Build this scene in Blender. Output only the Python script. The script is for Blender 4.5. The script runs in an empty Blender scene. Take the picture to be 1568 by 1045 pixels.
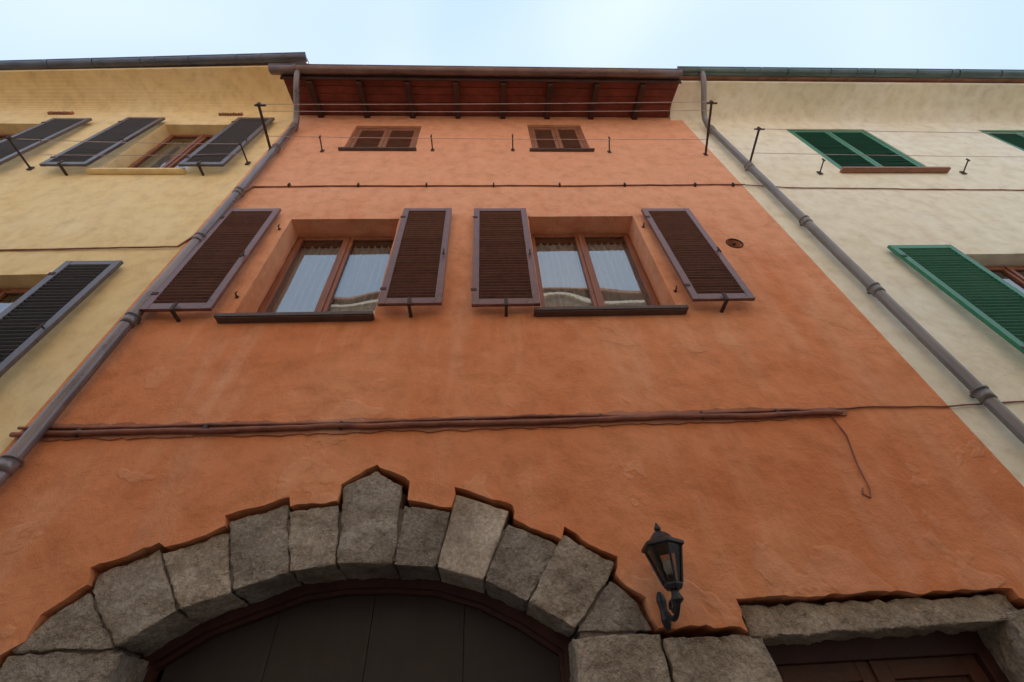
import bpy, bmesh, math, random
from mathutils import Vector, Matrix, noise
random.seed(7)
scene=bpy.context.scene
col=scene.collection

# ------------------------------------------------------------------ materials
def new_mat(name):
    m=bpy.data.materials.new(name); m.use_nodes=True
    nt=m.node_tree; b=nt.nodes['Principled BSDF']
    return m,nt,b
def N(nt,t,**kw):
    n=nt.nodes.new(t)
    for k,v in kw.items(): setattr(n,k,v)
    return n
def noise_n(nt,vec,scale,detail=3,rough=.55,dist=0.):
    n=N(nt,'ShaderNodeTexNoise'); n.inputs['Scale'].default_value=scale
    n.inputs['Detail'].default_value=detail; n.inputs['Roughness'].default_value=rough
    n.inputs['Distortion'].default_value=dist
    nt.links.new(vec,n.inputs['Vector']); return n.outputs['Fac']
def ramp(nt,fac,stops):
    r=N(nt,'ShaderNodeValToRGB'); e=r.color_ramp.elements
    e[0].position,e[0].color=stops[0][0],(*stops[0][1],1)
    e[1].position,e[1].color=stops[-1][0],(*stops[-1][1],1)
    for p,c in stops[1:-1]:
        x=e.new(p); x.color=(*c,1)
    nt.links.new(fac,r.inputs['Fac']); return r.outputs['Color']
def mix(nt,fac,a,b,mode='MIX'):
    n=N(nt,'ShaderNodeMix',data_type='RGBA',blend_type=mode)
    for s,v in ((0,fac),(6,a),(7,b)):
        if hasattr(v,'is_linked'): nt.links.new(v,n.inputs[s])
        elif isinstance(v,(int,float)): n.inputs[s].default_value=v
        else: n.inputs[s].default_value=(*v,1)
    return n.outputs[2]
def math_n(nt,op,a,b=0.,clamp=False):
    n=N(nt,'ShaderNodeMath',operation=op,use_clamp=clamp)
    for i,v in enumerate((a,b)):
        if hasattr(v,'is_linked'): nt.links.new(v,n.inputs[i])
        else: n.inputs[i].default_value=v
    return n.outputs[0]
def coords(nt,scale=(1,1,1)):
    tc=N(nt,'ShaderNodeTexCoord'); mp=N(nt,'ShaderNodeMapping')
    mp.inputs['Scale'].default_value=scale
    nt.links.new(tc.outputs['Object'],mp.inputs['Vector']); return mp.outputs['Vector']
def bump(nt,b,h,strength,dist,prev=None):
    n=N(nt,'ShaderNodeBump'); n.inputs['Strength'].default_value=strength; n.inputs['Distance'].default_value=dist
    nt.links.new(h,n.inputs['Height'])
    if prev is not None: nt.links.new(prev,n.inputs['Normal'])
    nt.links.new(n.outputs[0],b.inputs['Normal']); return n.outputs[0]
BK=(0,0,0); WH=(1,1,1)
def plaster(name,base,dark,light,stain,rough=.85,bs=1.,patch=.35,stf=.5,lit_top=None):
    m,nt,b=new_mat(name)
    v=coords(nt); vs=coords(nt,(1.6,1.6,.28))
    big=noise_n(nt,v,.55,3,.65,.2)
    c=ramp(nt,big,[(.32,dark),(.5,base),(.68,light)])
    st=noise_n(nt,vs,1.5,4,.7)
    if lit_top is not None:   # brighter light on the upper storeys painted into the colour, patchy limit
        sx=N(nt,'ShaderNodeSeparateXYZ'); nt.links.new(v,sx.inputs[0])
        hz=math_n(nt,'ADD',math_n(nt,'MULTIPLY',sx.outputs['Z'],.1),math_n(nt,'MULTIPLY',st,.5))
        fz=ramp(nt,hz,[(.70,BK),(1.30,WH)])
        c=mix(nt,math_n(nt,'MULTIPLY',fz,.75),c,lit_top)
    f=ramp(nt,st,[(.50,BK),(.70,WH)])
    c=mix(nt,math_n(nt,'MULTIPLY',f,stf),c,stain)
    pn=noise_n(nt,v,1.15,4,.6,.3)
    pr=ramp(nt,pn,[(.595,BK),(.612,WH)])
    c=mix(nt,math_n(nt,'MULTIPLY',pr,patch),c,stain)
    mid=noise_n(nt,v,4.5,5,.64,.15)
    f2=ramp(nt,mid,[(.30,(.86,.83,.80)),(.5,WH),(.70,(1.07,1.10,1.14))])
    c=mix(nt,1.,c,f2,'MULTIPLY')
    h=math_n(nt,'MULTIPLY',noise_n(nt,v,1.6,2,.5,.1),.085*bs)
    h=math_n(nt,'ADD',h,math_n(nt,'MULTIPLY',pr,.0045*bs))
    h=math_n(nt,'ADD',h,math_n(nt,'MULTIPLY',mid,.026*bs))
    h=math_n(nt,'ADD',h,math_n(nt,'MULTIPLY',noise_n(nt,v,60,1,.7),.0018*bs))
    nt.links.new(c,b.inputs['Base Color']); b.inputs['Roughness'].default_value=rough
    b.inputs['Specular IOR Level'].default_value=.25
    bump(nt,b,h,1.,1.)
    return m
M_orange=plaster('orange_plaster',(.74,.265,.112),(.68,.215,.082),(.79,.32,.15),(.80,.39,.22),patch=.32,stf=.5,lit_top=(.88,.45,.28))
M_ledge=plaster('weathered_orange_plaster',(.42,.17,.10),(.26,.10,.062),(.58,.27,.17),(.62,.36,.26))
M_yellow=plaster('yellow_plaster',(.91,.69,.36),(.88,.64,.31),(.92,.74,.43),(.87,.69,.42),bs=.3,patch=.15,stf=.4)
M_cream=plaster('cream_plaster',(.90,.83,.65),(.88,.80,.60),(.91,.86,.72),(.86,.79,.65),bs=.3,patch=.15,stf=.4)
M_opp=plaster('sand_plaster',(.88,.77,.62),(.85,.72,.56),(.89,.81,.68),(.80,.68,.54),bs=.2)
M_ochre=plaster('ochre_plaster',(.84,.64,.46),(.79,.57,.39),(.86,.69,.52),(.74,.55,.41),bs=.2)

def stone_mat(name='grey_sandstone',k=(1,1,1),rg=1.):
    m,nt,b=new_mat(name)
    v=coords(nt)
    oi=N(nt,'ShaderNodeObjectInfo')
    big=noise_n(nt,v,3.,4,.7,.3)
    q=lambda t: tuple(a*b_ for a,b_ in zip(t,k))
    c=ramp(nt,big,[(.3,q((.24,.19,.145))),(.5,q((.42,.35,.275))),(.72,q((.56,.48,.39)))])
    tint=ramp(nt,oi.outputs['Random'],[(0,(.74,.74,.78)),(.5,(1,.97,.94)),(1,(1.18,1.12,1.04))])
    c=mix(nt,1.,c,tint,'MULTIPLY')
    sp=noise_n(nt,v,38,4,.75)
    c=mix(nt,1.,c,ramp(nt,sp,[(.33,(.66,.65,.64)),(.6,(1.10,1.10,1.10))]),'MULTIPLY')
    nt.links.new(c,b.inputs['Base Color']); b.inputs['Roughness'].default_value=.9
    b.inputs['Specular IOR Level'].default_value=.2
    h=math_n(nt,'MULTIPLY',noise_n(nt,v,12,5,.68,.3),.060*rg)
    h=math_n(nt,'ADD',h,math_n(nt,'MULTIPLY',sp,.007*rg))
    bump(nt,b,h,1.,1.)
    return m
M_stone=stone_mat()
M_stone2=stone_mat('smooth_light_stone',(1.12,1.15,1.22),.3)

def painted(name,c1,c2,rough=.45,scale=8,metal=0.,bs=.25,stretch=(1,1,1),spec=.5):
    m,nt,b=new_mat(name); v=coords(nt,stretch)
    n1=noise_n(nt,v,scale,4,.68,.3)
    c=ramp(nt,n1,[(.33,c1),(.68,c2)])
    nt.links.new(c,b.inputs['Base Color'])
    rr=ramp(nt,n1,[(.3,(rough*.8,)*3),(.7,(min(1,rough*1.25),)*3)])
    nt.links.new(rr,b.inputs['Roughness']); b.inputs['Metallic'].default_value=metal
    b.inputs['Specular IOR Level'].default_value=spec
    bump(nt,b,n1,bs,.012)
    return m
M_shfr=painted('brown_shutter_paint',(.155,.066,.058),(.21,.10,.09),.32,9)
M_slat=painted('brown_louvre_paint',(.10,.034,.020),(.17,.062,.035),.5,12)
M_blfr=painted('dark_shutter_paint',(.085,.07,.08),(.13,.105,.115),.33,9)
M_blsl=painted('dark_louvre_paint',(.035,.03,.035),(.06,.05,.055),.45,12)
M_grfr=painted('green_shutter_paint',(.015,.17,.085),(.03,.25,.13),.40,9)
M_grsl=painted('green_louvre_paint',(.012,.13,.07),(.02,.19,.10),.45,12)
M_wood=painted('red_brown_window_wood',(.20,.06,.028),(.32,.11,.052),.45,7,stretch=(3,3,.5))
M_smfr=painted('faded_brown_wood',(.24,.095,.055),(.38,.17,.10),.55,9)
M_rafter=painted('rafter_wood',(.035,.015,.012),(.09,.035,.025),.8,5,stretch=(1,1,2))
M_board=painted('eave_terracotta',(.13,.028,.018),(.25,.065,.04),.8,4)
M_sill=painted('dark_sill',(.07,.045,.04),(.13,.085,.07),.6,10)
M_pipeL=painted('grey_pipe_paint',(.16,.135,.14),(.28,.24,.25),.30,4,.35,stretch=(1,1,.3))
M_pipeR=painted('taupe_pipe_paint',(.17,.155,.15),(.26,.24,.23),.34,4,.3,stretch=(1,1,.3))
M_gutO=painted('bronze_gutter',(.14,.085,.08),(.25,.17,.155),.38,3,.4,stretch=(.5,1,1))
M_gutY=painted('blue_grey_gutter',(.09,.10,.13),(.17,.18,.22),.35,3,.5,stretch=(.5,1,1))
M_gutC=painted('green_grey_gutter',(.07,.11,.11),(.15,.20,.20),.35,3,.5,stretch=(.5,1,1))
M_black=painted('black_iron',(.012,.013,.015),(.035,.036,.04),.42,20,.3)
M_iron=painted('rusty_iron',(.04,.028,.025),(.10,.06,.045),.7,30,.2)
M_cable=painted('painted_cable',(.16,.055,.038),(.40,.15,.09),.7,3)
M_wire=painted('washing_line_wire',(.40,.28,.28),(.6,.46,.44),.5,6)
M_tile=painted('roof_tiles',(.22,.09,.05),(.42,.20,.12),.85,4,bs=.6)
M_door=painted('dark_door',(.024,.018,.016),(.042,.032,.028),.55,3,stretch=(3,3,.4))
M_dframe=painted('door_frame_wood',(.045,.014,.010),(.075,.024,.016),.5,6)
M_mortar=painted('mortar',(.14,.11,.085),(.26,.21,.17),.95,20,bs=.8)
M_room=painted('room_paint',(.10,.08,.06),(.16,.13,.10),.9,2)
M_pave=painted('street_stone',(.18,.165,.15),(.30,.275,.25),.8,3,bs=.5)
M_ground=painted('ground_earth',(.10,.09,.08),(.18,.16,.14),.9,.6)
M_kerb=painted('pavement_stone',(.24,.225,.20),(.36,.335,.31),.85,4,bs=.5)
M_trim=painted('stone_trim',(.5,.45,.38),(.66,.6,.5),.8,6)

def curtain_mat():
    m,nt,b=new_mat('net_curtain')
    b.inputs['Base Color'].default_value=(.88,.88,.87,1); b.inputs['Roughness'].default_value=.9
    return m
M_curt=curtain_mat()
def glass_mat(name,ior,tint=(.96,.98,.98)):
    m=bpy.data.materials.new(name); m.use_nodes=True; nt=m.node_tree; nt.nodes.clear()
    out=N(nt,'ShaderNodeOutputMaterial'); g=N(nt,'ShaderNodeBsdfGlossy'); t=N(nt,'ShaderNodeBsdfTransparent')
    g.inputs['Roughness'].default_value=.0; g.inputs['Color'].default_value=(.95,.97,1,1)
    t.inputs[0].default_value=(*tint,1)
    fr=N(nt,'ShaderNodeFresnel'); fr.inputs[0].default_value=ior
    v=coords(nt); bp=N(nt,'ShaderNodeBump'); bp.inputs['Strength'].default_value=.16; bp.inputs['Distance'].default_value=.035
    nt.links.new(noise_n(nt,v,1.7,0),bp.inputs['Height']); nt.links.new(bp.outputs[0],g.inputs['Normal'])
    mx=N(nt,'ShaderNodeMixShader')
    nt.links.new(fr.outputs[0],mx.inputs[0]); nt.links.new(t.outputs[0],mx.inputs[1]); nt.links.new(g.outputs[0],mx.inputs[2])
    nt.links.new(mx.outputs[0],out.inputs[0]); return m
M_glass=glass_mat('window_glass',2.9,(.90,.92,.93))
M_lglass=glass_mat('lantern_glass',1.4,(.6,.57,.52))

# ------------------------------------------------------------------ geometry helpers
def link(o,parent=None):
    col.objects.link(o)
    if parent is not None: o.parent=parent
    return o
def empty(name,loc=(0,0,0)):
    o=bpy.data.objects.new(name,None); o.empty_display_size=.3; o.location=loc
    col.objects.link(o); return o
class MB:
    def __init__(s): s.v=[];s.f=[];s.m=[]
    def box(s,x0,x1,y0,y1,z0,z1,mi=0,M=None):
        i=len(s.v)
        P=[Vector((x,y,z)) for z in (z0,z1) for y in (y0,y1) for x in (x0,x1)]
        if M is not None: P=[M@p for p in P]
        s.v+=P
        for f in ((0,2,3,1),(4,5,7,6),(0,1,5,4),(2,6,7,3),(0,4,6,2),(1,3,7,5)):
            s.f.append([i+k for k in f]); s.m.append(mi)
    def poly(s,pts,mi=0):
        i=len(s.v); s.v+=[Vector(p) for p in pts]; s.f.append(list(range(i,i+len(pts)))); s.m.append(mi)
    def tube(s,pts,r,mi=0,n=10,cap=True):
        pts=[Vector(p) for p in pts]; rings=[]
        ref=None
        for k,p in enumerate(pts):
            t=(pts[min(k+1,len(pts)-1)]-pts[max(k-1,0)]).normalized()
            if ref is None: ref=Vector((0,0,1)) if abs(t.z)<.9 else Vector((0,1,0))
            a=(ref-t*ref.dot(t)).normalized(); b=t.cross(a); ref=a
            rr=r[k] if isinstance(r,(list,tuple)) else r
            i=len(s.v)
            for j in range(n):
                an=2*math.pi*j/n; s.v.append(p+a*math.cos(an)*rr+b*math.sin(an)*rr)
            rings.append(i)
        for q in range(len(rings)-1):
            for j in range(n):
                s.f.append([rings[q]+j,rings[q]+(j+1)%n,rings[q+1]+(j+1)%n,rings[q+1]+j]); s.m.append(mi)
        if cap:
            s.f.append([rings[0]+j for j in range(n)][::-1]); s.m.append(mi)
            s.f.append([rings[-1]+j for j in range(n)]); s.m.append(mi)
    def build(s,name,mats,parent=None,bevel=0.,smooth=False,M=None,recalc=True):
        me=bpy.data.meshes.new(name); me.from_pydata([tuple(p) for p in s.v],[],s.f)
        for mm in mats: me.materials.append(mm)
        for p,mi in zip(me.polygons,s.m): p.material_index=mi; p.use_smooth=smooth
        if recalc:
            bm=bmesh.new(); bm.from_mesh(me); bmesh.ops.recalc_face_normals(bm,faces=bm.faces); bm.to_mesh(me); bm.free()
        o=bpy.data.objects.new(name,me); link(o,parent)
        if M is not None: o.matrix_world=M
        if bevel>0:
            b=o.modifiers.new('bevel','BEVEL'); b.width=bevel; b.segments=2; b.limit_method='ANGLE'
        return o

def jitter_path(pts,step=.08,amp=.008,closed=True,seed=0.):
    out=[]; n=len(pts); rng=n if closed else n-1
    for i in range(rng):
        a=Vector(pts[i]); b=Vector(pts[(i+1)%n]); L=(b-a).length; k=max(1,int(L/step))
        for j in range(k):
            p=a.lerp(b,j/k)
            nx=noise.noise(Vector((p.x*7+seed,p.y*7,1.3)))*amp+noise.noise(Vector((p.x*23+seed,p.y*23,4.3)))*amp*.5
            ny=noise.noise(Vector((p.x*7,p.y*7+seed,9.1)))*amp+noise.noise(Vector((p.x*23,p.y*23+seed,7.1)))*amp*.5
            out.append((p.x+nx,p.y+ny))
    if not closed: out.append(tuple(pts[-1]))
    return out
def wall_sheet(name,outline,holes,y0,thick,mat,parent):
    cu=bpy.data.curves.new(name+'_c','CURVE'); cu.dimensions='2D'; cu.fill_mode='BOTH'; cu.extrude=thick/2
    for pts in [outline]+holes:
        sp=cu.splines.new('POLY'); sp.points.add(len(pts)-1); sp.use_cyclic_u=True
        for k,p in enumerate(pts): sp.points[k].co=(p[0],p[1],0,1)
    t=bpy.data.objects.new('tmp',cu); col.objects.link(t)
    dg=bpy.context.evaluated_depsgraph_get(); dg.update()
    me=bpy.data.meshes.new_from_object(t.evaluated_get(dg)); bpy.data.objects.remove(t); me.name=name
    for v in me.vertices:
        x,y,z=v.co; v.co=(x,y0+thick/2-z,y)
    me.materials.clear(); me.materials.append(mat)
    bm=bmesh.new(); bm.from_mesh(me); bmesh.ops.remove_doubles(bm,verts=bm.verts,dist=.0005)
    xs=[v.co.x for v in bm.verts]; zs=[v.co.z for v in bm.verts]
    for ax,lo,hi in ((0,min(xs),max(xs)),(2,min(zs),max(zs))):
        q=lo+.5013
        while q<hi-.2:
            co=[0,0,0];co[ax]=q;no=[0,0,0];no[ax]=1
            bmesh.ops.bisect_plane(bm,geom=bm.verts[:]+bm.edges[:]+bm.faces[:],dist=1e-5,plane_co=co,plane_no=no)
            q+=.9
    bmesh.ops.recalc_face_normals(bm,faces=bm.faces); bm.to_mesh(me); bm.free()
    for p in me.polygons: p.use_smooth=False
    return link(bpy.data.objects.new(name,me),parent)
def rect(x0,x1,z0,z1,amp=.006,seed=0.):
    return jitter_path([(x0,z0),(x1,z0),(x1,z1),(x0,z1)],.15,amp,True,seed)

# ------------------------------------------------------------------ shutters and windows
def shutter(parent,name,x0,x1,z0,z1,ytop,ybot,fm,sm,outer_up=True,pitch=.052,fw=.075,t=.04,latch=True,yaw=0.):
    w=x1-x0; h=z1-z0; m=MB()
    m.box(0,fw,-t,0,0,h,0); m.box(w-fw,w,-t,0,0,h,0)
    m.box(fw,w-fw,-t+.002,-.002,0,fw*1.25,0); m.box(fw,w-fw,-t+.002,-.002,h-fw,h,0)
    a=math.radians(40)*(1 if outer_up else -1)
    z=fw*1.25+.03
    while z<h-fw-.01:
        M=Matrix.Translation((0,-t/2,z))@Matrix.Rotation(-a+random.uniform(-.07,.07),4,'X')@Matrix.Rotation(random.uniform(-.006,.006),4,'Y')
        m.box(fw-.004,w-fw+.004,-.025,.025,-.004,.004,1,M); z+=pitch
    tilt=math.atan2((ytop-ybot),h)
    M=Matrix.Translation((x0,ybot,z0))@Matrix.Rotation(yaw,4,'Z')@Matrix.Rotation(-tilt,4,'X')
    o=m.build(name,[fm,sm],parent,.004,M=M)
    if latch:
        k=MB()
        k.tube([(w-fw*.5,-t-.03,h*.42),(w-fw*.5,-t-.03,h*.47)],.010,0,8)
        k.tube([(w-fw*.5,-t+.004,h*.45),(w-fw*.5,-t-.035,h*.45)],.009,0,8)
        for zz in (.12,.88): # hinges
            k.box(-.012,.05,-t-.006,-t+.001,h*zz-.02,h*zz+.02,0)
        k.build(name+'_fittings',[M_iron],parent,.002,M=M)
        s=MB() # shutter dog under the bottom rail
        cx=w*.5
        s.box(cx-.016,cx+.016,-t-.03,.14,-.055,-.03,0); s.box(cx-.018,cx+.018,-t-.034,-t-.018,-.055,.06,0)
        s.build(name+'_stay',[M_iron],parent,.003,M=M)
    return o
def window(parent,name,x0,x1,z0,z1,yf,fm,curt=True,yd=.45,fr=.05):
    m=MB(); g=.003; x0+=g;x1-=g;z0+=g;z1-=g
    d=.06
    m.box(x0,x0+fr,yf,yf+d,z0,z1); m.box(x1-fr,x1,yf,yf+d,z0,z1)
    m.box(x0+fr,x1-fr,yf,yf+d,z1-fr,z1); m.box(x0+fr,x1-fr,yf,yf+d,z0,z0+fr)
    xm=(x0+x1)/2; s=.065; y2=yf-.018
    gl=MB()
    for a,b in ((x0+fr-.02,xm-.004),(xm+.004,x1-fr+.02)):
        m.box(a,a+s,y2,y2+.05,z0+fr-.02,z1-fr+.02); m.box(b-s,b,y2,y2+.05,z0+fr-.02,z1-fr+.02)
        m.box(a+s,b-s,y2+.002,y2+.048,z1-fr+.02-s,z1-fr+.02); m.box(a+s,b-s,y2+.002,y2+.048,z0+fr-.02,z0+fr-.02+s*1.3)
        gl.poly([(a+s-.003,y2+.028,z0+fr),(b-s+.003,y2+.028,z0+fr),(b-s+.003,y2+.028,z1-fr),(a+s-.003,y2+.028,z1-fr)])
    m.box(xm-.022,xm+.022,y2-.016,y2-.001,z0+fr,z1-fr)
    m.build(name+'_frame',[fm],parent,.005)
    gl.build(name+'_glass',[M_glass],parent,recalc=False)
    if curt:
        c=MB(); n=90; rows=8; yc=yf+.12
        for side,(a,b) in enumerate(((x0+.03,xm-.03),(xm+.03,x1-.03))):
            i0=len(c.v)
            for r in range(rows+1):
                fz=r/rows; z=z0+.03+(z1-z0-.1)*fz
                for k in range(n+1):
                    u=k/n; x=a+(b-a)*u
                    amp=.014+.012*(1-fz*.5)
                    y=yc+amp*math.sin(u*46+side*2+1.5*noise.noise(Vector((u*4,fz*1.2,side*5.))))+.012*noise.noise(Vector((u*9,fz*2,side)))
                    c.v.append(Vector((x,y,z)))
            for r in range(rows):
                for k in range(n):
                    p=i0+r*(n+1)+k; c.f.append([p,p+1,p+n+2,p+n+1]); c.m.append(0)
        c.tube([(x0,yc-.01,z1-.09),(x1,yc-.01,z1-.09)],.010,1,8)
        c.build(name+'_curtain',[M_curt,M_iron],parent,smooth=True)
    r=MB(); X0,X1,Z0,Z1=x0-.6,x1+.6,z0-.5,z1+.25; Y0,Y1=yd+.002,yd+2.4
    r.poly([(X0,Y1,Z0),(X1,Y1,Z0),(X1,Y1,Z1),(X0,Y1,Z1)]); r.poly([(X0,Y0,Z0),(X0,Y1,Z0),(X0,Y1,Z1),(X0,Y0,Z1)])
    r.poly([(X1,Y0,Z0),(X1,Y1,Z0),(X1,Y1,Z1),(X1,Y0,Z1)]); r.poly([(X0,Y0,Z0),(X1,Y0,Z0),(X1,Y1,Z0),(X0,Y1,Z0)])
    r.poly([(X0,Y0,Z1),(X1,Y0,Z1),(X1,Y1,Z1),(X0,Y1,Z1)])
    r.build(name+'_room',[M_room],parent)
def sill(parent,name,x0,x1,z,yin=.28,out=.09,th=.045,mat=None):
    m=MB(); m.box(x0,x1,-out,yin,z-th,z+.002); m.box(x0+.01,x1-.01,-out+.012,-.001,z-th-.012,z-th-.001)
    m.build(name,[mat or M_sill],parent,.006)

def gutter(parent,name,p0,p1,r,mat,straps=.9,lip=True):
    """half round gutter from p0 to p1 (centre line at rim level)"""
    p0=Vector(p0);p1=Vector(p1); t=(p1-p0).normalized(); side=t.cross(Vector((0,0,1))).normalized()
    m=MB(); n=14; segs=max(2,int((p1-p0).length/.5)); rings=[]
    prof=[(math.cos(math.pi+math.pi*k/n),math.sin(math.pi+math.pi*k/n)) for k in range(n+1)]
    prof=prof+[(c*.93,s*.93) for c,s in prof[::-1]]
    for q in range(segs+1):
        p=p0.lerp(p1,q/segs)+Vector((0,0,.012*noise.noise(Vector((q*.6,p0.x,0)))))
        i=len(m.v); m.v+=[p+side*c*r+Vector((0,0,s*r)) for c,s in prof]; rings.append(i)
    k=len(prof)
    for q in range(segs):
        for j in range(k): m.f.append([rings[q]+j,rings[q]+(j+1)%k,rings[q+1]+(j+1)%k,rings[q+1]+j]); m.m.append(0)
    for rg in (rings[0],rings[-1]):
        m.f.append([rg+j for j in range(n+1)]); m.m.append(0)
    m.tube([p0-side*r*1.0,p1-side*r*1.0],.011,0,8); m.tube([p0+side*r*1.0,p1+side*r*1.0],.011,0,8)
    L=(p1-p0).length; s=straps*.5
    def band(p,rr,hw):
        arc=[p+side*math.cos(math.pi+math.pi*j/12)*rr+Vector((0,0,math.sin(math.pi+math.pi*j/12)*rr)) for j in range(13)]
        for a,b in zip(arc,arc[1:]):
            i=len(m.v); m.v+=[a-t*hw,a+t*hw,b+t*hw,b-t*hw]; m.f.append([i,i+1,i+2,i+3]); m.m.append(0)
        for e in (-hw,hw): # edges of the band
            for a,b in zip(arc,arc[1:]):
                ia=(a-p)*.93; ib=(b-p)*.93; i=len(m.v); m.v+=[a+t*e,b+t*e,p+ib+t*e,p+ia+t*e]; m.f.append([i,i+1,i+2,i+3]); m.m.append(0)
    while s<L:
        band(p0+t*s,r+.010,.016); s+=straps
    for q in range(1,int(L/2.0)+1):
        p=p0+t*(q*2.0-.3)
        if (p-p0).length<L-.1: band(p,r+.008,.035)
    return m.build(name,[mat],parent,smooth=True)

def cove(parent,name,x0,x1,z0,z1,ov0,ov1,mat,ybase):
    m=MB(); n=14; rows=[]
    for x,ov in ((x0,ov0),(x1,ov1)):
        i=len(m.v)
        for k in range(n+1):
            a=math.pi/2*k/n
            m.v.append(Vector((x,ybase-ov*(1-math.cos(a)),z0+(z1-z0)*math.sin(a))))
        m.v.append(Vector((x,ybase-ov,z1+.10))); m.v.append(Vector((x,ybase+.3,z1+.10))); m.v.append(Vector((x,ybase+.3,z0)))
        rows.append(i)
    k=n+4
    for j in range(k): m.f.append([rows[0]+j,rows[0]+(j+1)%k,rows[1]+(j+1)%k,rows[1]+j]); m.m.append(0)
    for rg in rows: m.f.append([rg+j for j in range(k)]); m.m.append(0)
    m.build(name,[mat],parent)
def roof(parent,name,x0,x1,ye,ze,yr,zr,th=.10,ye1=None):
    """tiled slope from eave to ridge with rolled tiles"""
    if ye1 is None: ye1=ye
    m=MB(); n=int((x1-x0)/.045); a=[];b=[]
    for k in range(n+1):
        u=k/n; x=x0+(x1-x0)*u; w=abs(math.sin(x*math.pi/.22))*.05; e=ye+(ye1-ye)*u
        a.append((x,e,ze+w)); b.append((x,yr,zr+w))
    for k in range(n):
        m.poly([a[k],a[k+1],b[k+1],b[k]])
        m.poly([(a[k][0],a[k][1],ze-th),(a[k+1][0],a[k+1][1],ze-th),a[k+1],a[k]])
    m.poly([(x0,ye,ze-th),(x1,ye1,ze-th),(x1,yr,zr-th),(x0,yr,zr-th)])
    m.poly([(x0,ye,ze-th),(x0,ye,ze),(x0,yr,zr),(x0,yr,zr-th)]); m.poly([(x1,ye1,ze-th),(x1,ye1,ze),(x1,yr,zr),(x1,yr,zr-th)])
    m.poly([(x0,yr,zr),(x1,yr,zr),(x1,yr+6,ze),(x0,yr+6,ze)])
    m.build(name,[M_tile],parent)
def shell(parent,name,x0,x1,y0,y1,z1,mat):
    m=MB()
    m.poly([(x0,y1,0),(x1,y1,0),(x1,y1,z1),(x0,y1,z1)]); m.poly([(x0,y0,0),(x0,y1,0),(x0,y1,z1),(x0,y0,z1)])
    m.poly([(x1,y0,0),(x1,y1,0),(x1,y1,z1),(x1,y0,z1)]); m.poly([(x0,y0,z1),(x1,y0,z1),(x1,y1,z1),(x0,y1,z1)])
    m.build(name,[mat],parent)

# =================================================================== ORANGE HOUSE
OH=empty('orange_house')
XL,XR=-3.68,3.97
stone_line=[(-2.76,-.01),(-2.75,2.22),(-2.65,2.29),(-2.65,2.42),(-2.50,2.57),(-2.53,2.66),(-2.19,2.82),(-2.14,2.77),(-1.80,2.90),(-1.83,2.98),(-1.43,3.09),(-1.41,3.03),(-1.09,3.06),(-1.10,3.18),(-.87,3.33),(-.62,3.18),(-.61,3.04),(-.29,2.98),(-.28,3.12),(.14,2.98),(.13,2.88),(.45,2.73),(.48,2.81),(.81,2.60),(.76,2.50),(.93,2.34),(.96,2.20),(1.10,2.20),(1.50,2.17),(1.48,2.33),(3.27,2.31),(3.27,2.24),(3.42,2.20),(3.60,2.10),(3.62,-.01)]
sl=jitter_path(stone_line,.045,.026,False,3.)
outl=[(XL,-.01)]+sl+[(XR,-.01),(XR,11.05),(XL,11.05)]
W1=(-2.59,-1.18,5.0,6.98); W2=(.55,2.0,5.02,7.02); W3=(-2.44,-1.22,9.30,10.46); W4=(.80,1.83,9.29,10.56)
hole=[(3.15+.095*math.cos(a*math.pi/12),6.31+.095*math.sin(a*math.pi/12)) for a in range(24)]
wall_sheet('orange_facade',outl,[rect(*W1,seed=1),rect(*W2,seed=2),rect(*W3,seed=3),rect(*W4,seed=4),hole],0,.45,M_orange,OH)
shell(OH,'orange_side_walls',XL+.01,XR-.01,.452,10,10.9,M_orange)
window(OH,'left_window',*W1,.27,M_wood); window(OH,'right_window',*W2,.27,M_wood)
sill(OH,'left_sill',-2.70,-1.165,4.995); sill(OH,'right_sill',.46,2.07,5.015)
sh=[(-3.42,-2.745,5.03,7.12),(-1.12,-.48,5.04,7.11),(-.18,.525,5.03,7.10),(2.12,2.79,5.04,7.08)]
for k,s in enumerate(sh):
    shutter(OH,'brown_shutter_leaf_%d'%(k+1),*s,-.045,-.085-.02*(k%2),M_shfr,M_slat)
# iron hooks and pins in the wall beside the openings
hk=MB()
for hx,hz in ((-2.66,6.72),(-2.66,5.35),(2.07,6.72),(2.07,5.35)):
    hk.tube([(hx,.01,hz),(hx,-.05,hz),(hx+.004,-.052,hz+.03)],.009,0,8); hk.box(hx-.016,hx+.016,-.008,.002,hz-.016,hz+.016)
hk.build('wall_hooks',[M_iron],OH,smooth=False)
led=jitter_path([(-3.66,3.625),(-1.7,3.61),(.15,3.605),(2.0,3.61),(3.0,3.64)],.05,.026,False,5.)+jitter_path([(3.05,3.715),(2.0,3.74),(.15,3.73),(-1.7,3.74),(-3.66,3.765)],.05,.028,False,8.)
wall_sheet('plaster_ledge',led,[],-.014,.016,M_ledge,OH)
def closed_window(parent,nm,x0,x1,z0,z1,fm,sm,y=.05,bev=.004,fr=.06):
    m=MB(); g=.004
    m.box(x0+g,x0+fr,y-.02,y+.05,z0+g,z1-g); m.box(x1-fr,x1-g,y-.02,y+.05,z0+g,z1-g); m.box(x0+fr,x1-fr,y-.02,y+.05,z1-fr,z1-g)
    m.box(x0+g,x1-g,y+.10,y+.12,z0+g,z1-g,1)
    m.build(nm+'_frame',[fm,M_room],parent,bev)
    xm=(x0+x1)/2
    shutter(parent,nm+'_leaf_1',x0+fr+.003,xm-.003,z0+.01,z1-fr-.004,y+.02,y+.02,fm,sm,False,latch=False,t=.035,fw=.065)
    shutter(parent,nm+'_leaf_2',xm+.003,x1-fr-.003,z0+.01,z1-fr-.004,y+.02,y+.02,fm,sm,False,latch=False,t=.035,fw=.065)
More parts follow.
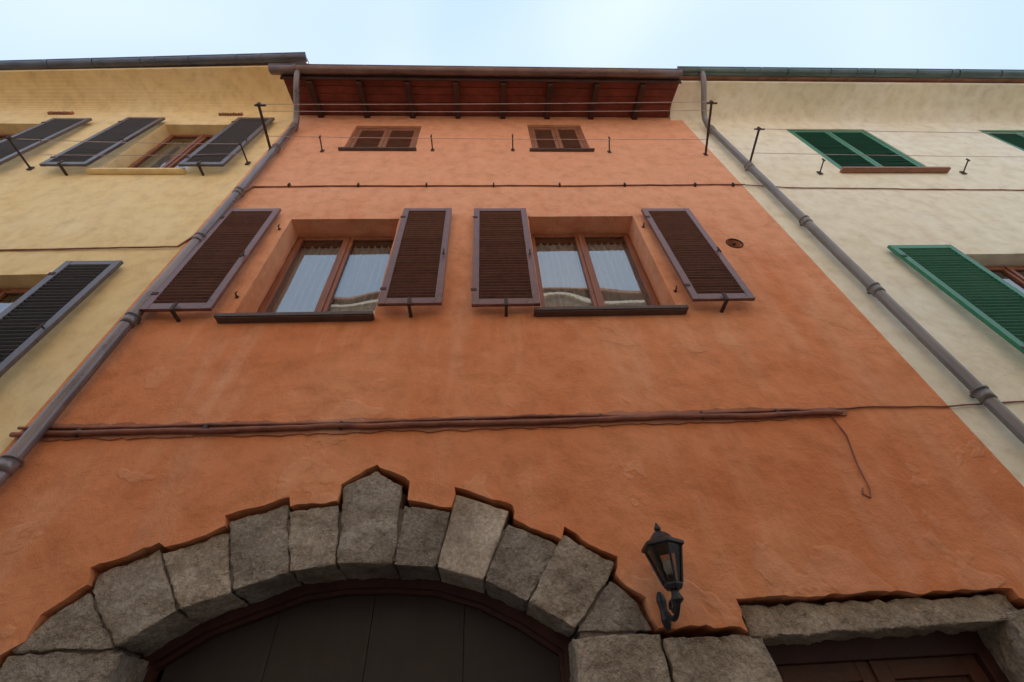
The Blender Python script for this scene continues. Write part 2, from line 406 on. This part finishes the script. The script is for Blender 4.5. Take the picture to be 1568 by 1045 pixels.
closed_window(OH,'attic_window_left',*W3,M_smfr,M_smfr); closed_window(OH,'attic_window_right',*W4,M_smfr,M_smfr)
sill(OH,'attic_sill_left',-2.50,-1.19,9.30,.10,.05,.035); sill(OH,'attic_sill_right',.75,1.88,9.29,.10,.05,.035)
m=MB()
ring=[(3.15+.10*math.cos(a*math.pi/12),-.004,6.31+.10*math.sin(a*math.pi/12)) for a in range(25)]
m.tube(ring,.010,0,8,False); m.tube([(3.15,-.01,6.31),(3.15,.02,6.31)],.02,0,8)
m.poly([(3.04,.25,6.2),(3.26,.25,6.2),(3.26,.25,6.42),(3.04,.25,6.42)],1)
m.build('vent_ring',[M_iron,M_black],OH,smooth=True)

# eaves
GY=-.80
eav=MB()
ang=math.atan2(.18,.75)
x=-3.20
while x<3.75:
    M=Matrix.Translation((x,0,11.0))@Matrix.Rotation(ang,4,'X')
    eav.box(-.05,.05,-.70,.2,-.13,0,0,M); x+=.885
eav.build('rafters',[M_rafter],OH,.01)
bd=MB()
M=Matrix.Translation((0,0,11.0))@Matrix.Rotation(ang,4,'X')
yy=-.72
while yy<.1:
    bd.box(-3.68,3.70,yy,yy+.142,.003+random.uniform(0,.008),.03,0,M); yy+=.15
bd.build('eave_boards',[M_board],OH,.003)
fb=MB(); fb.box(-3.70,3.72,-.745,-.722,-.08,.05,0,M); fb.build('fascia_board',[M_rafter],OH,.004)
roof(OH,'orange_roof',-3.70,3.74,GY+.01,10.93,4.5,12.6,.05)
gutter(OH,'orange_gutter',(-3.86,GY-.02,10.86),(3.70,GY-.02,10.86),.080,M_gutO,.9)

# stone arch
def prism(name,pts,y0,y1,parent,mat=M_stone,shrink=.004,bev=.006,disp=.035):
    c=Vector((sum(p[0] for p in pts)/len(pts),sum(p[1] for p in pts)/len(pts)))
    P=[]
    for p in pts:
        v=Vector(p); d=(c-v); P.append(v+d.normalized()*min(shrink*1.4,d.length))
    n=len(P); vs=[(p.x,y0,p.y) for p in P]+[(p.x,y1,p.y) for p in P]
    fs=[list(range(n))[::-1],list(range(n,2*n))]+[[i,(i+1)%n,(i+1)%n+n,i+n] for i in range(n)]
    me=bpy.data.meshes.new(name); me.from_pydata(vs,[],fs); me.materials.append(mat)
    bm=bmesh.new(); bm.from_mesh(me); bmesh.ops.recalc_face_normals(bm,faces=bm.faces)
    bmesh.ops.bevel(bm,geom=bm.edges[:],offset=bev,segments=1,affect='EDGES',profile=.6)
    for ax in (0,2,1):
        lo=min(v.co[ax] for v in bm.verts); hi=max(v.co[ax] for v in bm.verts); q=lo+.02
        while q<hi-.005:
            co=[0,0,0];co[ax]=q;no=[0,0,0];no[ax]=1
            bmesh.ops.bisect_plane(bm,geom=bm.verts[:]+bm.edges[:]+bm.faces[:],dist=1e-5,plane_co=co,plane_no=no)
            q+=.024
    bm.normal_update(); sd=random.uniform(0,50)
    tilt=Vector((random.uniform(-.05,.05),0,random.uniform(-.05,.05)))
    for v in bm.verts:
        q=v.co*6+Vector((sd,0,0)); h=noise.noise(q)*.55+noise.noise(q*2.3)*.4+abs(noise.noise(q*5))*-.45+noise.noise(q*11)*.18
        d=v.normal*h*disp*.7
        if v.normal.y<-.7: d+=Vector((0,1,0))*((v.co.x-c.x)*tilt.x+(v.co.z-c.y)*tilt.z)
        v.co+=d
    bm.to_mesh(me); bm.free()
    for p in me.polygons: p.use_smooth=True
    return link(bpy.data.objects.new(name,me),parent)
vous=[
[(-2.70,2.24),(-2.61,2.42),(-2.47,2.54),(-2.15,2.24)],
[(-2.49,2.64),(-2.18,2.79),(-1.88,2.41),(-2.15,2.24),(-2.47,2.54)],
[(-2.15,2.75),(-1.78,2.88),(-1.61,2.50),(-1.88,2.41)],
[(-1.81,2.95),(-1.44,3.06),(-1.30,2.60),(-1.61,2.50),(-1.775,2.88)],
[(-1.42,3.00),(-1.08,3.04),(-1.01,2.63),(-1.30,2.60)],
[(-1.09,3.16),(-.87,3.29),(-.65,3.16),(-.65,2.62),(-1.01,2.63)],
[(-.63,3.02),(-.30,2.96),(-.37,2.59),(-.65,2.62)],
[(-.27,3.09),(.12,2.95),(-.07,2.50),(-.37,2.59)],
[(.10,2.86),(.45,2.70),(.20,2.37),(-.07,2.50)],
[(.47,2.77),(.78,2.57),(.73,2.48),(.47,2.21),(.20,2.37)],
[(.73,2.48),(.90,2.32),(.93,2.19),(.47,2.20)]]
for k,p in enumerate(vous): prism('voussoir_%d'%(k+1),p,.022+random.uniform(-.006,.008),.33,OH,mat=M_stone2 if k==7 else M_stone,disp=.012 if k==7 else .035)
def blocks(nm,x0,x1,ztop,hs,y0=.025,y1=.33):
    z=ztop
    for k,h in enumerate(hs):
        prism('%s_%d'%(nm,k+1),[(x0,max(z-h,0)),(x1,max(z-h,0)),(x1,z),(x0,z)],y0+random.uniform(-.006,.008),y1,OH); z-=h
blocks('arch_jamb_left',-2.72,-2.10,2.235,[.62,.55,.6,.46])
blocks('arch_jamb_right',.44,.98,2.18,[.5,.58,.6,.5])
blocks('pier_stone',.985,1.585,2.15,[.42,.6,.5,.63])
blocks('door_jamb_right',3.13,3.60,2.20,[.6,.5,.6,.5])
prism('door_lintel',[(1.50,2.13),(3.25,2.14),(3.26,2.285),(2.4,2.30),(1.50,2.30)],.045,.42,OH,disp=.05)
core=[(-2.60,2.0)]+[(-2.62,2.3),(-2.4,2.55),(-2.15,2.70),(-1.78,2.83),(-1.44,2.95),(-1.08,2.98),(-.87,3.12),(-.65,3.0),(-.3,2.9),(.1,2.82),(.45,2.66),(.75,2.42),(.9,2.0),(.50,2.0),(.50,2.24),(.22,2.40),(-.05,2.53),(-.36,2.62),(-.65,2.65),(-1.01,2.66),(-1.31,2.63),(-1.63,2.53),(-1.90,2.43),(-2.17,2.27),(-2.17,2.0)]
wall_sheet('mortar_core',core,[],.045,.26,M_mortar,OH)
bk=MB(); bk.box(-2.74,-2.14,.34,.44,0,2.3); bk.box(.50,1.62,.34,.44,0,2.2); bk.box(3.16,3.64,.43,.445,0,2.3)
bk.build('backing_masonry',[M_mortar],OH)
intr=[(-2.12,0),(-2.15,2.24),(-1.88,2.41),(-1.61,2.50),(-1.30,2.60),(-1.01,2.63),(-.65,2.62),(-.37,2.59),(-.07,2.50),(.20,2.37),(.47,2.20),(.44,0)]
def offset(pts,d):
    c=Vector((-.84,1.2)); return [((p[0]-c.x)*(1-d/1.3)+c.x, (p[1]-c.y)*(1-d/1.35)+c.y if p[1]>.5 else 0.) for p in pts]
inner=offset(intr,.045); outer=offset(intr,-.08)
wall_sheet('arch_door_frame',outer+inner[::-1],[],.31,.09,M_dframe,OH)
inner2=offset(intr,.070)
wall_sheet('arch_door_frame_step',offset(intr,.03)+inner2[::-1],[],.35,.06,M_dframe,OH)
dr=MB()
for k in range(4):
    a=-2.05+k*.615; dr.box(a,a+.612,.40,.44,0,2.7)
dr.box(-2.2,.5,.395,.4,1.82,1.90)
dr.build('arch_door',[M_door],OH,.003)
d=MB()
d.box(1.50,1.66,.30,.38,0,2.16,1); d.box(3.06,3.3,.30,.38,0,2.16,1); d.box(1.66,3.06,.30,.38,2.03,2.16,1)
for a,b in ((1.665,2.357),(2.363,3.055)):
    d.box(a,a+.10,.34,.39,0,2.03); d.box(b-.10,b,.34,.39,0,2.03)
    for z0_,z1_ in ((0,.15),(.75,.87),(1.40,1.52),(1.93,2.03)): d.box(a+.1,b-.1,.342,.388,z0_,z1_)
    for z0_,z1_ in ((.15,.75),(.87,1.40),(1.52,1.93)):
        d.box(a+.1,b-.1,.37,.38,z0_,z1_); d.box(a+.15,b-.15,.352,.37,z0_+.05,z1_-.05)
d.box(2.345,2.375,.325,.34,0,2.03)
M_hdoor=painted('house_door_wood',(.07,.024,.012),(.13,.045,.024),.5,6)
d.build('house_door',[M_hdoor,M_dframe],OH,.006)

# =================================================================== YELLOW HOUSE
YH=empty('yellow_house')
YO=[(-16,-.01),(XL-.002,-.01),(XL-.002,11.5),(-16,11.5)]
yw=[(-5.93,-4.66,8.42,10.50),(-9.22,-7.92,8.42,10.50),(-6.15,-4.78,3.95,5.82),(-9.5,-8.1,3.95,5.82),(-12.6,-11.3,8.42,10.5),(-12.6,-11.3,3.95,5.82)]
wall_sheet('yellow_facade',YO,[rect(*w,seed=k) for k,w in enumerate(yw)]+[rect(-8.9,-7.6,.0+.02,2.3)],.012,.40,M_yellow,YH)
shell(YH,'yellow_side_walls',-15.99,XL-.01,.42,10,11.3,M_yellow)
for k,w in enumerate(yw):
    window(YH,'yellow_window_%d'%(k+1),*w,.20,M_wood,yd=.415); sill(YH,'yellow_sill_%d'%(k+1),w[0]-.08,w[1]+.08,w[2]-.003,.2,.07,.05,M_yellow)
dd=MB(); dd.box(-8.89,-7.61,.2,.26,0,2.3); dd.build('yellow_house_door',[M_dframe],YH,.004)
for k,(a,b,c,e) in enumerate([(-6.62,-5.96,8.38,10.62),(-4.64,-3.98,8.38,10.65),(-7.89,-7.22,8.36,10.55),(-4.72,-4.12,3.85,5.95),(-9.95,-9.25,8.36,10.55),(-6.8,-6.18,3.85,5.95),(-8.08,-7.45,3.85,5.95)]):
    shutter(YH,'dark_shutter_leaf_%d'%(k+1),a,b,c,e,-.035,-.10,M_blfr,M_blsl)
cove(YH,'yellow_cove',-16,-3.50,11.12,11.50,.40,.74,M_yellow,.012)
roof(YH,'yellow_roof',-16,-3.46,-.46,11.72,4.5,13.4,.10,-.80)
gutter(YH,'yellow_gutter',(-16,-.38,11.66),(-3.44,-.83,11.68),.085,M_gutY,.9)
p=MB()
for cx in (-8.1,-4.95):
    for k in range(9): p.box(cx-.22+k*.05,cx-.185+k*.05,-.03,.02,10.98,11.03+random.uniform(0,.03))
p.build('air_brick',[M_tile],YH,.006)

# =================================================================== CREAM HOUSE
CH=empty('cream_house')
CO=[(XR+.002,-.01),(16,-.01),(16,11.2),(XR+.002,11.2)]
cw=[(5.92,7.55,8.47,10.45),(9.95,11.5,8.47,10.45),(5.98,7.42,4.05,6.04),(9.9,11.3,4.05,6.04)]
wall_sheet('cream_facade',CO,[rect(*w,seed=k) for k,w in enumerate(cw)]+[rect(5.6,6.9,.02,2.3)],.012,.40,M_cream,CH)
shell(CH,'cream_side_walls',XR+.01,15.99,.42,10,11,M_cream)
for k,w in enumerate(cw):
    if k<2: closed_window(CH,'green_window_%d'%(k+1),*w,M_grfr,M_grsl,.04)
    else: window(CH,'cream_window_%d'%(k+1),*w,.20,M_wood,yd=.415)
    sill(CH,'cream_sill_%d'%(k+1),w[0]-.07,w[1]+.16,w[2]-.003,.2,.08,.05,M_smfr if k<2 else M_cream)
dd=MB(); dd.box(5.61,6.89,.2,.26,0,2.3); dd.build('cream_house_door',[M_dframe],CH,.004)
for k,(a,b,c,e) in enumerate([(5.05,5.88,4.0,6.14),(7.5,8.25,4.0,6.14),(9.05,9.8,4.0,6.14)]):
    shutter(CH,'green_shutter_leaf_%d'%(k+1),a,b,c,e,-.03,-.10,M_grfr,M_grsl)
cove(CH,'cream_cove',3.74,16,10.80,11.14,.63,.66,M_cream,.012)
roof(CH,'cream_roof',3.72,16,-.69,11.36,4.5,13.0,.10,-.72)
gutter(CH,'cream_gutter',(3.78,-.75,11.33),(16,-.78,11.33),.085,M_gutC,.9)

# =================================================================== HOUSES ACROSS THE STREET (behind the camera, reflected in the panes)
def far_house(nm,x0,x1,yo,HT,wx,wz,wmat,depth):
    PH=empty(nm)
    hl=[];pw=MB();pg=MB()
    for x in wx:
        for z in wz: hl.append([(x,z),(x+1.0,z),(x+1.0,z+1.7),(x,z+1.7)])
    wall_sheet(nm+'_facade',[(x0,-.01),(x1,-.01),(x1,HT),(x0,HT)],hl,yo-.4,.4,wmat,PH)
    for h in hl:
        x,z=h[0]
        pw.box(x-.14,x-.002,yo+.001,yo+.05,z-.1,z+1.84); pw.box(x+1.002,x+1.14,yo+.001,yo+.05,z-.1,z+1.84); pw.box(x-.002,x+1.002,yo+.001,yo+.05,z+1.702,z+1.84)
        pw.box(x-.2,x+1.2,yo+.001,yo+.12,z-.18,z-.102)
        pw.box(x+.003,x+.06,yo-.2,yo-.14,z,z+1.7); pw.box(x+.94,x+.997,yo-.2,yo-.14,z,z+1.7); pw.box(x+.47,x+.53,yo-.2,yo-.14,z,z+1.7)
        pg.poly([(x,yo-.17,z),(x,yo-.17,z+1.7),(x+1.0,yo-.17,z+1.7),(x+1.0,yo-.17,z)])
        pg.poly([(x,yo-.39,z),(x+1.0,yo-.39,z),(x+1.0,yo-.39,z+1.7),(x,yo-.39,z+1.7)],1)
        if wmat is M_ochre:
            for a in (x-.70,x+1.16): pw.box(a,a+.54,yo+.02,yo+.06,z,z+1.7,1)
    pw.box(x0,x1,yo+.002,yo+.07,3.1,3.3); pw.box(x0,x1,yo+.002,yo+.06,6.2,6.32)
    pw.box(x0,x1,yo+.002,yo+.15,HT-.5,HT-.38); pw.box(x0,x1,yo+.002,yo+.30,HT-.38,HT-.2)
    pw.build(nm+'_trim',[M_trim,M_shfr],PH,.006); pg.build(nm+'_glass',[M_glass,M_room],PH,recalc=False)
    rb=MB(); rb.box(x0,x1,yo-depth,yo+.45,HT,HT+.12); rb.poly([(x0,yo+.45,HT+.12),(x1,yo+.45,HT+.12),(x1,yo-depth,HT+depth*.3),(x0,yo-depth,HT+depth*.3)])
    rb.box(x0,x0+.3,yo-depth,yo-.4,0,HT); rb.box(x1-.3,x1,yo-depth,yo-.4,0,HT)
    rb.build(nm+'_roof',[M_tile],PH)
far_house('sand_house',-16,16,-6.7,8.4,(-12.4,-9.1,-5.8,-2.5,.8,4.1,7.4,10.7),(3.5,6.0),M_opp,1.8)
far_house('added_ochre_house',-7.5,7.5,-9.6,17.6,(-6.0,-3.3,-.6,2.1,4.8),(10.6,14.2),M_ochre,5)  # unseen house added to reflect in the panes and bounce warm light

# =================================================================== DRAINPIPES
def drainpipe(x,ybase,path_top,mat,collars,r=.052):
    m=MB(); y=-.085+ybase
    pts=[(x,y,0.05)]+[(x+.004*math.sin(z*.9),y,z) for z in [1,2,3,4,5,6,7,8,9,10]]+path_top
    m.tube(pts,r,0,16)
    for z in collars:
        m.tube([(x,y,z-.045),(x,y,z+.045)],r+.008,0,16)
        m.tube([(x,y,z+.055),(x,y,z+.075)],r+.014,0,16)
        m.box(x-.014,x+.014,y+r,ybase+.01,z+.05,z+.08)
    o=m.build('drainpipe',[mat],None,smooth=True)
    return o
def swan(x,y0,z0,x1,y1,z1,n=9):
    P=[]
    for k in range(1,n+1):
        u=k/n; s=u*u*(3-2*u); P.append((x+(x1-x)*s,y0+(y1-y0)*s,z0+(z1-z0)*u))
    return P
drainpipe(-3.46,0,[(-3.46,-.085,10.20)]+swan(-3.46,-.085,10.20,-3.36,-.80,10.79),M_pipeL,[1.8,3.35,4.90,6.35,7.55,9.1,10.1])
drainpipe(4.28,.01,[(4.28,-.075,10.3),(4.30,-.10,10.5)]+swan(4.30,-.10,10.5,4.27,-.75,11.25),M_pipeR,[1.8,3.75,5.22,6.7,8.45,10.1])

# =================================================================== CABLES
def cable(name,paths,mat,r=.012,clips=None,parent=None):
    m=MB()
    for pts,rr in paths:
        P=[]
        for a,b in zip(pts,pts[1:]):
            a=Vector(a);b=Vector(b); k=max(1,int((b-a).length/.06))
            for j in range(k):
                p=a.lerp(b,j/k); p.z+=.022*noise.noise(Vector((p.x*1.1,rr*100,p.y)))+.008*noise.noise(Vector((p.x*5,rr*170,0)))+.003*noise.noise(Vector((p.x*17,rr*170,0))); P.append(p)
        P.append(Vector(pts[-1])); m.tube(P,[rr*(1+.18*noise.noise(Vector((q.x*9,q.z*3,rr*50)))) for q in P],0,8)
    for c in clips or []:
        m.box(c[0]-.012,c[0]+.012,-.044,-.001,c[1]-.032,c[1]+.032,1)
    return m.build(name,[mat,M_iron],parent,smooth=True)
cable('electric_cable',[([(-3.68,-.034,3.665),(-1.7,-.034,3.655),(.15,-.034,3.65),(2.95,-.034,3.655)],.021),
    ([(-3.68,-.028,3.725),(-1.7,-.028,3.70),(.15,-.028,3.695),(2.86,-.028,3.69)],.012),
    ([(2.5,-.018,3.69),(3.2,-.012,3.72),(3.97,-.012,3.71),(4.6,-.0,3.73),(8,0,3.72),(15,0,3.8)],.007),
    ([(2.86,-.014,3.65),(2.88,-.008,3.45),(2.81,-.008,3.20),(2.78,-.008,3.0),(2.74,-.008,2.93),(2.70,-.008,2.96),(2.73,-.008,3.0)],.006)],
    M_cable,clips=[(x,3.67) for x in (-3.2,-2.25,-1.2,-.15,.9,1.75,2.4)])
cable('electric_cable',[([(-3.42,-.012,7.90),(-1.5,-.012,7.93),(.34,-.012,7.92),(2,-.012,7.93),(4.0,-.012,7.96)],.011),
    ([(-3.40,-.012,7.90),(-3.60,-.012,7.3),(-3.62,-.012,6.6),(-3.72,-.012,6.32),(-5.7,-.002,6.29),(-9,0,6.3),(-15,0,6.25)],.011),
    ([(4.0,-.012,7.95),(4.7,-.002,7.86),(8.4,0,7.78),(15,0,7.8)],.009)],
    M_cable,clips=[(x,7.93) for x in (-2.9,-1.9,-.9,.1,1.1,2.1,3.2,3.8)])

# =================================================================== CLOTHES LINES
def clothesline(arms,wires,mat=M_iron):
    m=MB()
    for x,z,L,r,x2 in arms:
        m.tube([(x,.0,z),(x2,-L,z+.01)],r,0,8); m.box(x-.03,x+.03,-.008,.004,z-.05,z+.05)
        m.tube([(x2,-L,z-.02),(x2,-L,z+.05)],r*1.2,0,8)
        if L>.4: m.tube([(x2-.07,-L*.98,z+.02),(x2+.10,-L*.98,z+.02)],r*.7,0,8)
    for a,b in wires:
        a=Vector(a);b=Vector(b); P=[]
        for j in range(17):
            u=j/16; p=a.lerp(b,u); p.z-=.05*4*u*(1-u); P.append(p)
        m.tube(P,.0045,1,6)
    return m.build('clothesline',[mat,M_wire],None)
clothesline([(-3.62,9.28,.70,.022,-3.56),(-2.76,9.24,.23,.011,-2.74),(-.92,9.30,.23,.011,-.92),(.46,9.31,.24,.011,.45),(2.14,9.24,.23,.011,2.10),(3.82,9.14,.83,.020,3.64)],
  [((-3.56,-.70,9.31),(3.64,-.83,9.18)),((-3.57,-.60,9.31),(3.66,-.70,9.18)),((-3.6,-.22,9.30),(3.78,-.24,9.18))])
clothesline([(4.46,8.79,.55,.018,4.39),(5.47,8.40,.21,.010,5.43),(7.97,8.41,.21,.010,7.9),(12.6,8.6,.55,.018,12.6)],
  [((4.39,-.54,8.82),(12.6,-.54,8.65)),((4.44,-.16,8.81),(12.6,-.16,8.65))])
clothesline([(-6.95,8.55,.45,.014,-6.95),(-3.80,8.75,.30,.012,-3.80)],
  [((-6.95,-.43,8.58),(-3.80,-.29,8.78)),((-6.95,-.2,8.58),(-3.80,-.14,8.78))])

# =================================================================== LANTERN
LA=empty('wall_lantern',(1.045,-.20,2.36))
m=MB(); n=6; cx,cy=0,0
def hexr(r,z,rot=math.pi/6): return [Vector((cx+r*math.cos(rot+k*math.pi*2/n),cy+r*math.sin(rot+k*math.pi*2/n),z)) for k in range(n)]
def loft(m,rings,mi=0,caps=True):
    idx=[]
    for R in rings: idx.append(len(m.v)); m.v+=R
    for a,b in zip(idx,idx[1:]):
        for k in range(n): m.f.append([a+k,a+(k+1)%n,b+(k+1)%n,b+k]); m.m.append(mi)
    if caps:
        m.f.append([idx[0]+k for k in range(n)]); m.m.append(mi); m.f.append([idx[-1]+k for k in range(n)]); m.m.append(mi)
loft(m,[hexr(.045,-.02),hexr(.058,0),hexr(.058,.012)])
loft(m,[hexr(.118,.205),hexr(.135,.213),hexr(.135,.230),hexr(.075,.262),hexr(.06,.285),hexr(.045,.30),hexr(.02,.312)])
loft(m,[hexr(.012,.31),hexr(.022,.325),hexr(.022,.335),hexr(.008,.36),hexr(.003,.37)])
bt=hexr(.055,.01); tp=hexr(.112,.206)
for a,b in zip(bt,tp): m.tube([a,b],.008,0,6)
m.tube([(0,0,-.02),(0,0,-.06)],[.02,.03],0,10)
m.tube([(0,0,-.06),(0,0,-.075),(0,0,-.095)],[.034,.036,.012],0,12)
sc=[]
for k in range(19):
    u=k/18; sc.append((-.03*u,.195*u,-.085-.075*math.sin(math.pi*u)+.03*u))
m.tube(sc,.015,0,10)
sp=[(-.012,.075+.042*math.cos(t)*(1-t/9),-.095+.042*math.sin(t)*(1-t/9)) for t in [k*.4 for k in range(18)]]
m.tube(sp,.010,0,8)
plate=[]
for k in range(9):
    u=k/8; plate.append((-.03,.190,-.18+.20*u))
m.tube(plate,[.012,.024,.03,.026,.022,.026,.03,.024,.012],0,12)
m.build('iron_body',[M_black],LA,.002)
g=MB(); bt=hexr(.052,.012); tp=hexr(.109,.205)
for k in range(n): g.poly([bt[(k+1)%n],bt[k],tp[k],tp[(k+1)%n]][::-1])
g.build('glass_panes',[M_lglass],LA)
b=MB(); b.tube([(0,0,.012),(0,0,.06)],.016,0,10); b.tube([(0,0,.06),(0,0,.09),(0,0,.13),(0,0,.15)],[.014,.028,.026,.008],1,12)
b.build('bulb',[M_iron,M_curt],LA,smooth=True)

# =================================================================== GROUND
def sheet(name,x0,x1,y0,y1,z,mat,th=None):
    m=MB()
    if th: m.box(x0,x1,y0,y1,z-th,z)
    else: m.poly([(x0,y0,z),(x1,y0,z),(x1,y1,z),(x0,y1,z)])
    return m.build(name,[mat],None,.01 if th else 0)
sheet('ground',-300,300,-300,300,-.02,M_ground)
sheet('street',-16,16,-6.1,-.55,.0,M_pave)
sheet('pavement',-16,16,-.55,-.003,.12,M_kerb,.13)
sheet('pavement',-16,16,-6.69,-6.1,.12,M_kerb,.13)

# =================================================================== LIGHT, SKY, CAMERA
EL=46; ROT=8
w=bpy.data.worlds.new('World'); scene.world=w; w.use_nodes=True; nt=w.node_tree
sky=nt.nodes.new('ShaderNodeTexSky'); sky.sky_type='NISHITA'; sky.sun_disc=False
sky.sun_elevation=math.radians(EL); sky.sun_rotation=math.radians(ROT)
sky.air_density=1.0; sky.dust_density=1.0; sky.ozone_density=1.5
tc=nt.nodes.new('ShaderNodeTexCoord')
nz=noise_n(nt,tc.outputs['Generated'],1.4,2,.5,.3)
hz=ramp(nt,nz,[(.35,(4.9,6.5,8.6)),(.65,(7.2,8.1,9.3))])
skyc=mix(nt,.80,sky.outputs[0],hz)
bg=nt.nodes['Background']; nt.links.new(skyc,bg.inputs[0]); bg.inputs[1].default_value=.15
sd=bpy.data.lights.new('sun','SUN'); sd.energy=5; sd.angle=math.radians(.53); sd.color=(1,.94,.84)
so=bpy.data.objects.new('sun',sd); col.objects.link(so); so.location=(0,10,30)
sunvec=Vector((math.sin(math.radians(ROT))*math.cos(math.radians(EL)),math.cos(math.radians(ROT))*math.cos(math.radians(EL)),math.sin(math.radians(EL))))
so.rotation_mode='QUATERNION'; so.rotation_quaternion=sunvec.to_track_quat('Z','Y')

th,ya,ro,f=math.radians(45.091),math.radians(4.094),math.radians(-3.992),670.8
F=Vector((math.sin(ya)*math.cos(th),math.cos(ya)*math.cos(th),math.sin(th)))
R=Vector((math.cos(ya),-math.sin(ya),0)); U=R.cross(F)
c,s=math.cos(ro),math.sin(ro)
Xa=R*c+U*s; Ya=R*-s+U*c
cam=bpy.data.cameras.new('camera'); cam.sensor_width=36; cam.lens=f/1568*36; cam.clip_end=1000; cam.clip_start=.05
co=bpy.data.objects.new('camera',cam); col.objects.link(co)
mw=Matrix.Identity(4)
for i in range(3): mw[i][0]=Xa[i];mw[i][1]=Ya[i];mw[i][2]=-F[i]
mw[0][3],mw[1][3],mw[2][3]=0,-3,1.6
co.matrix_world=mw; scene.camera=co
scene.view_settings.view_transform='Standard'
try: scene.view_settings.look='None'
except Exception: pass
scene.view_settings.exposure=0
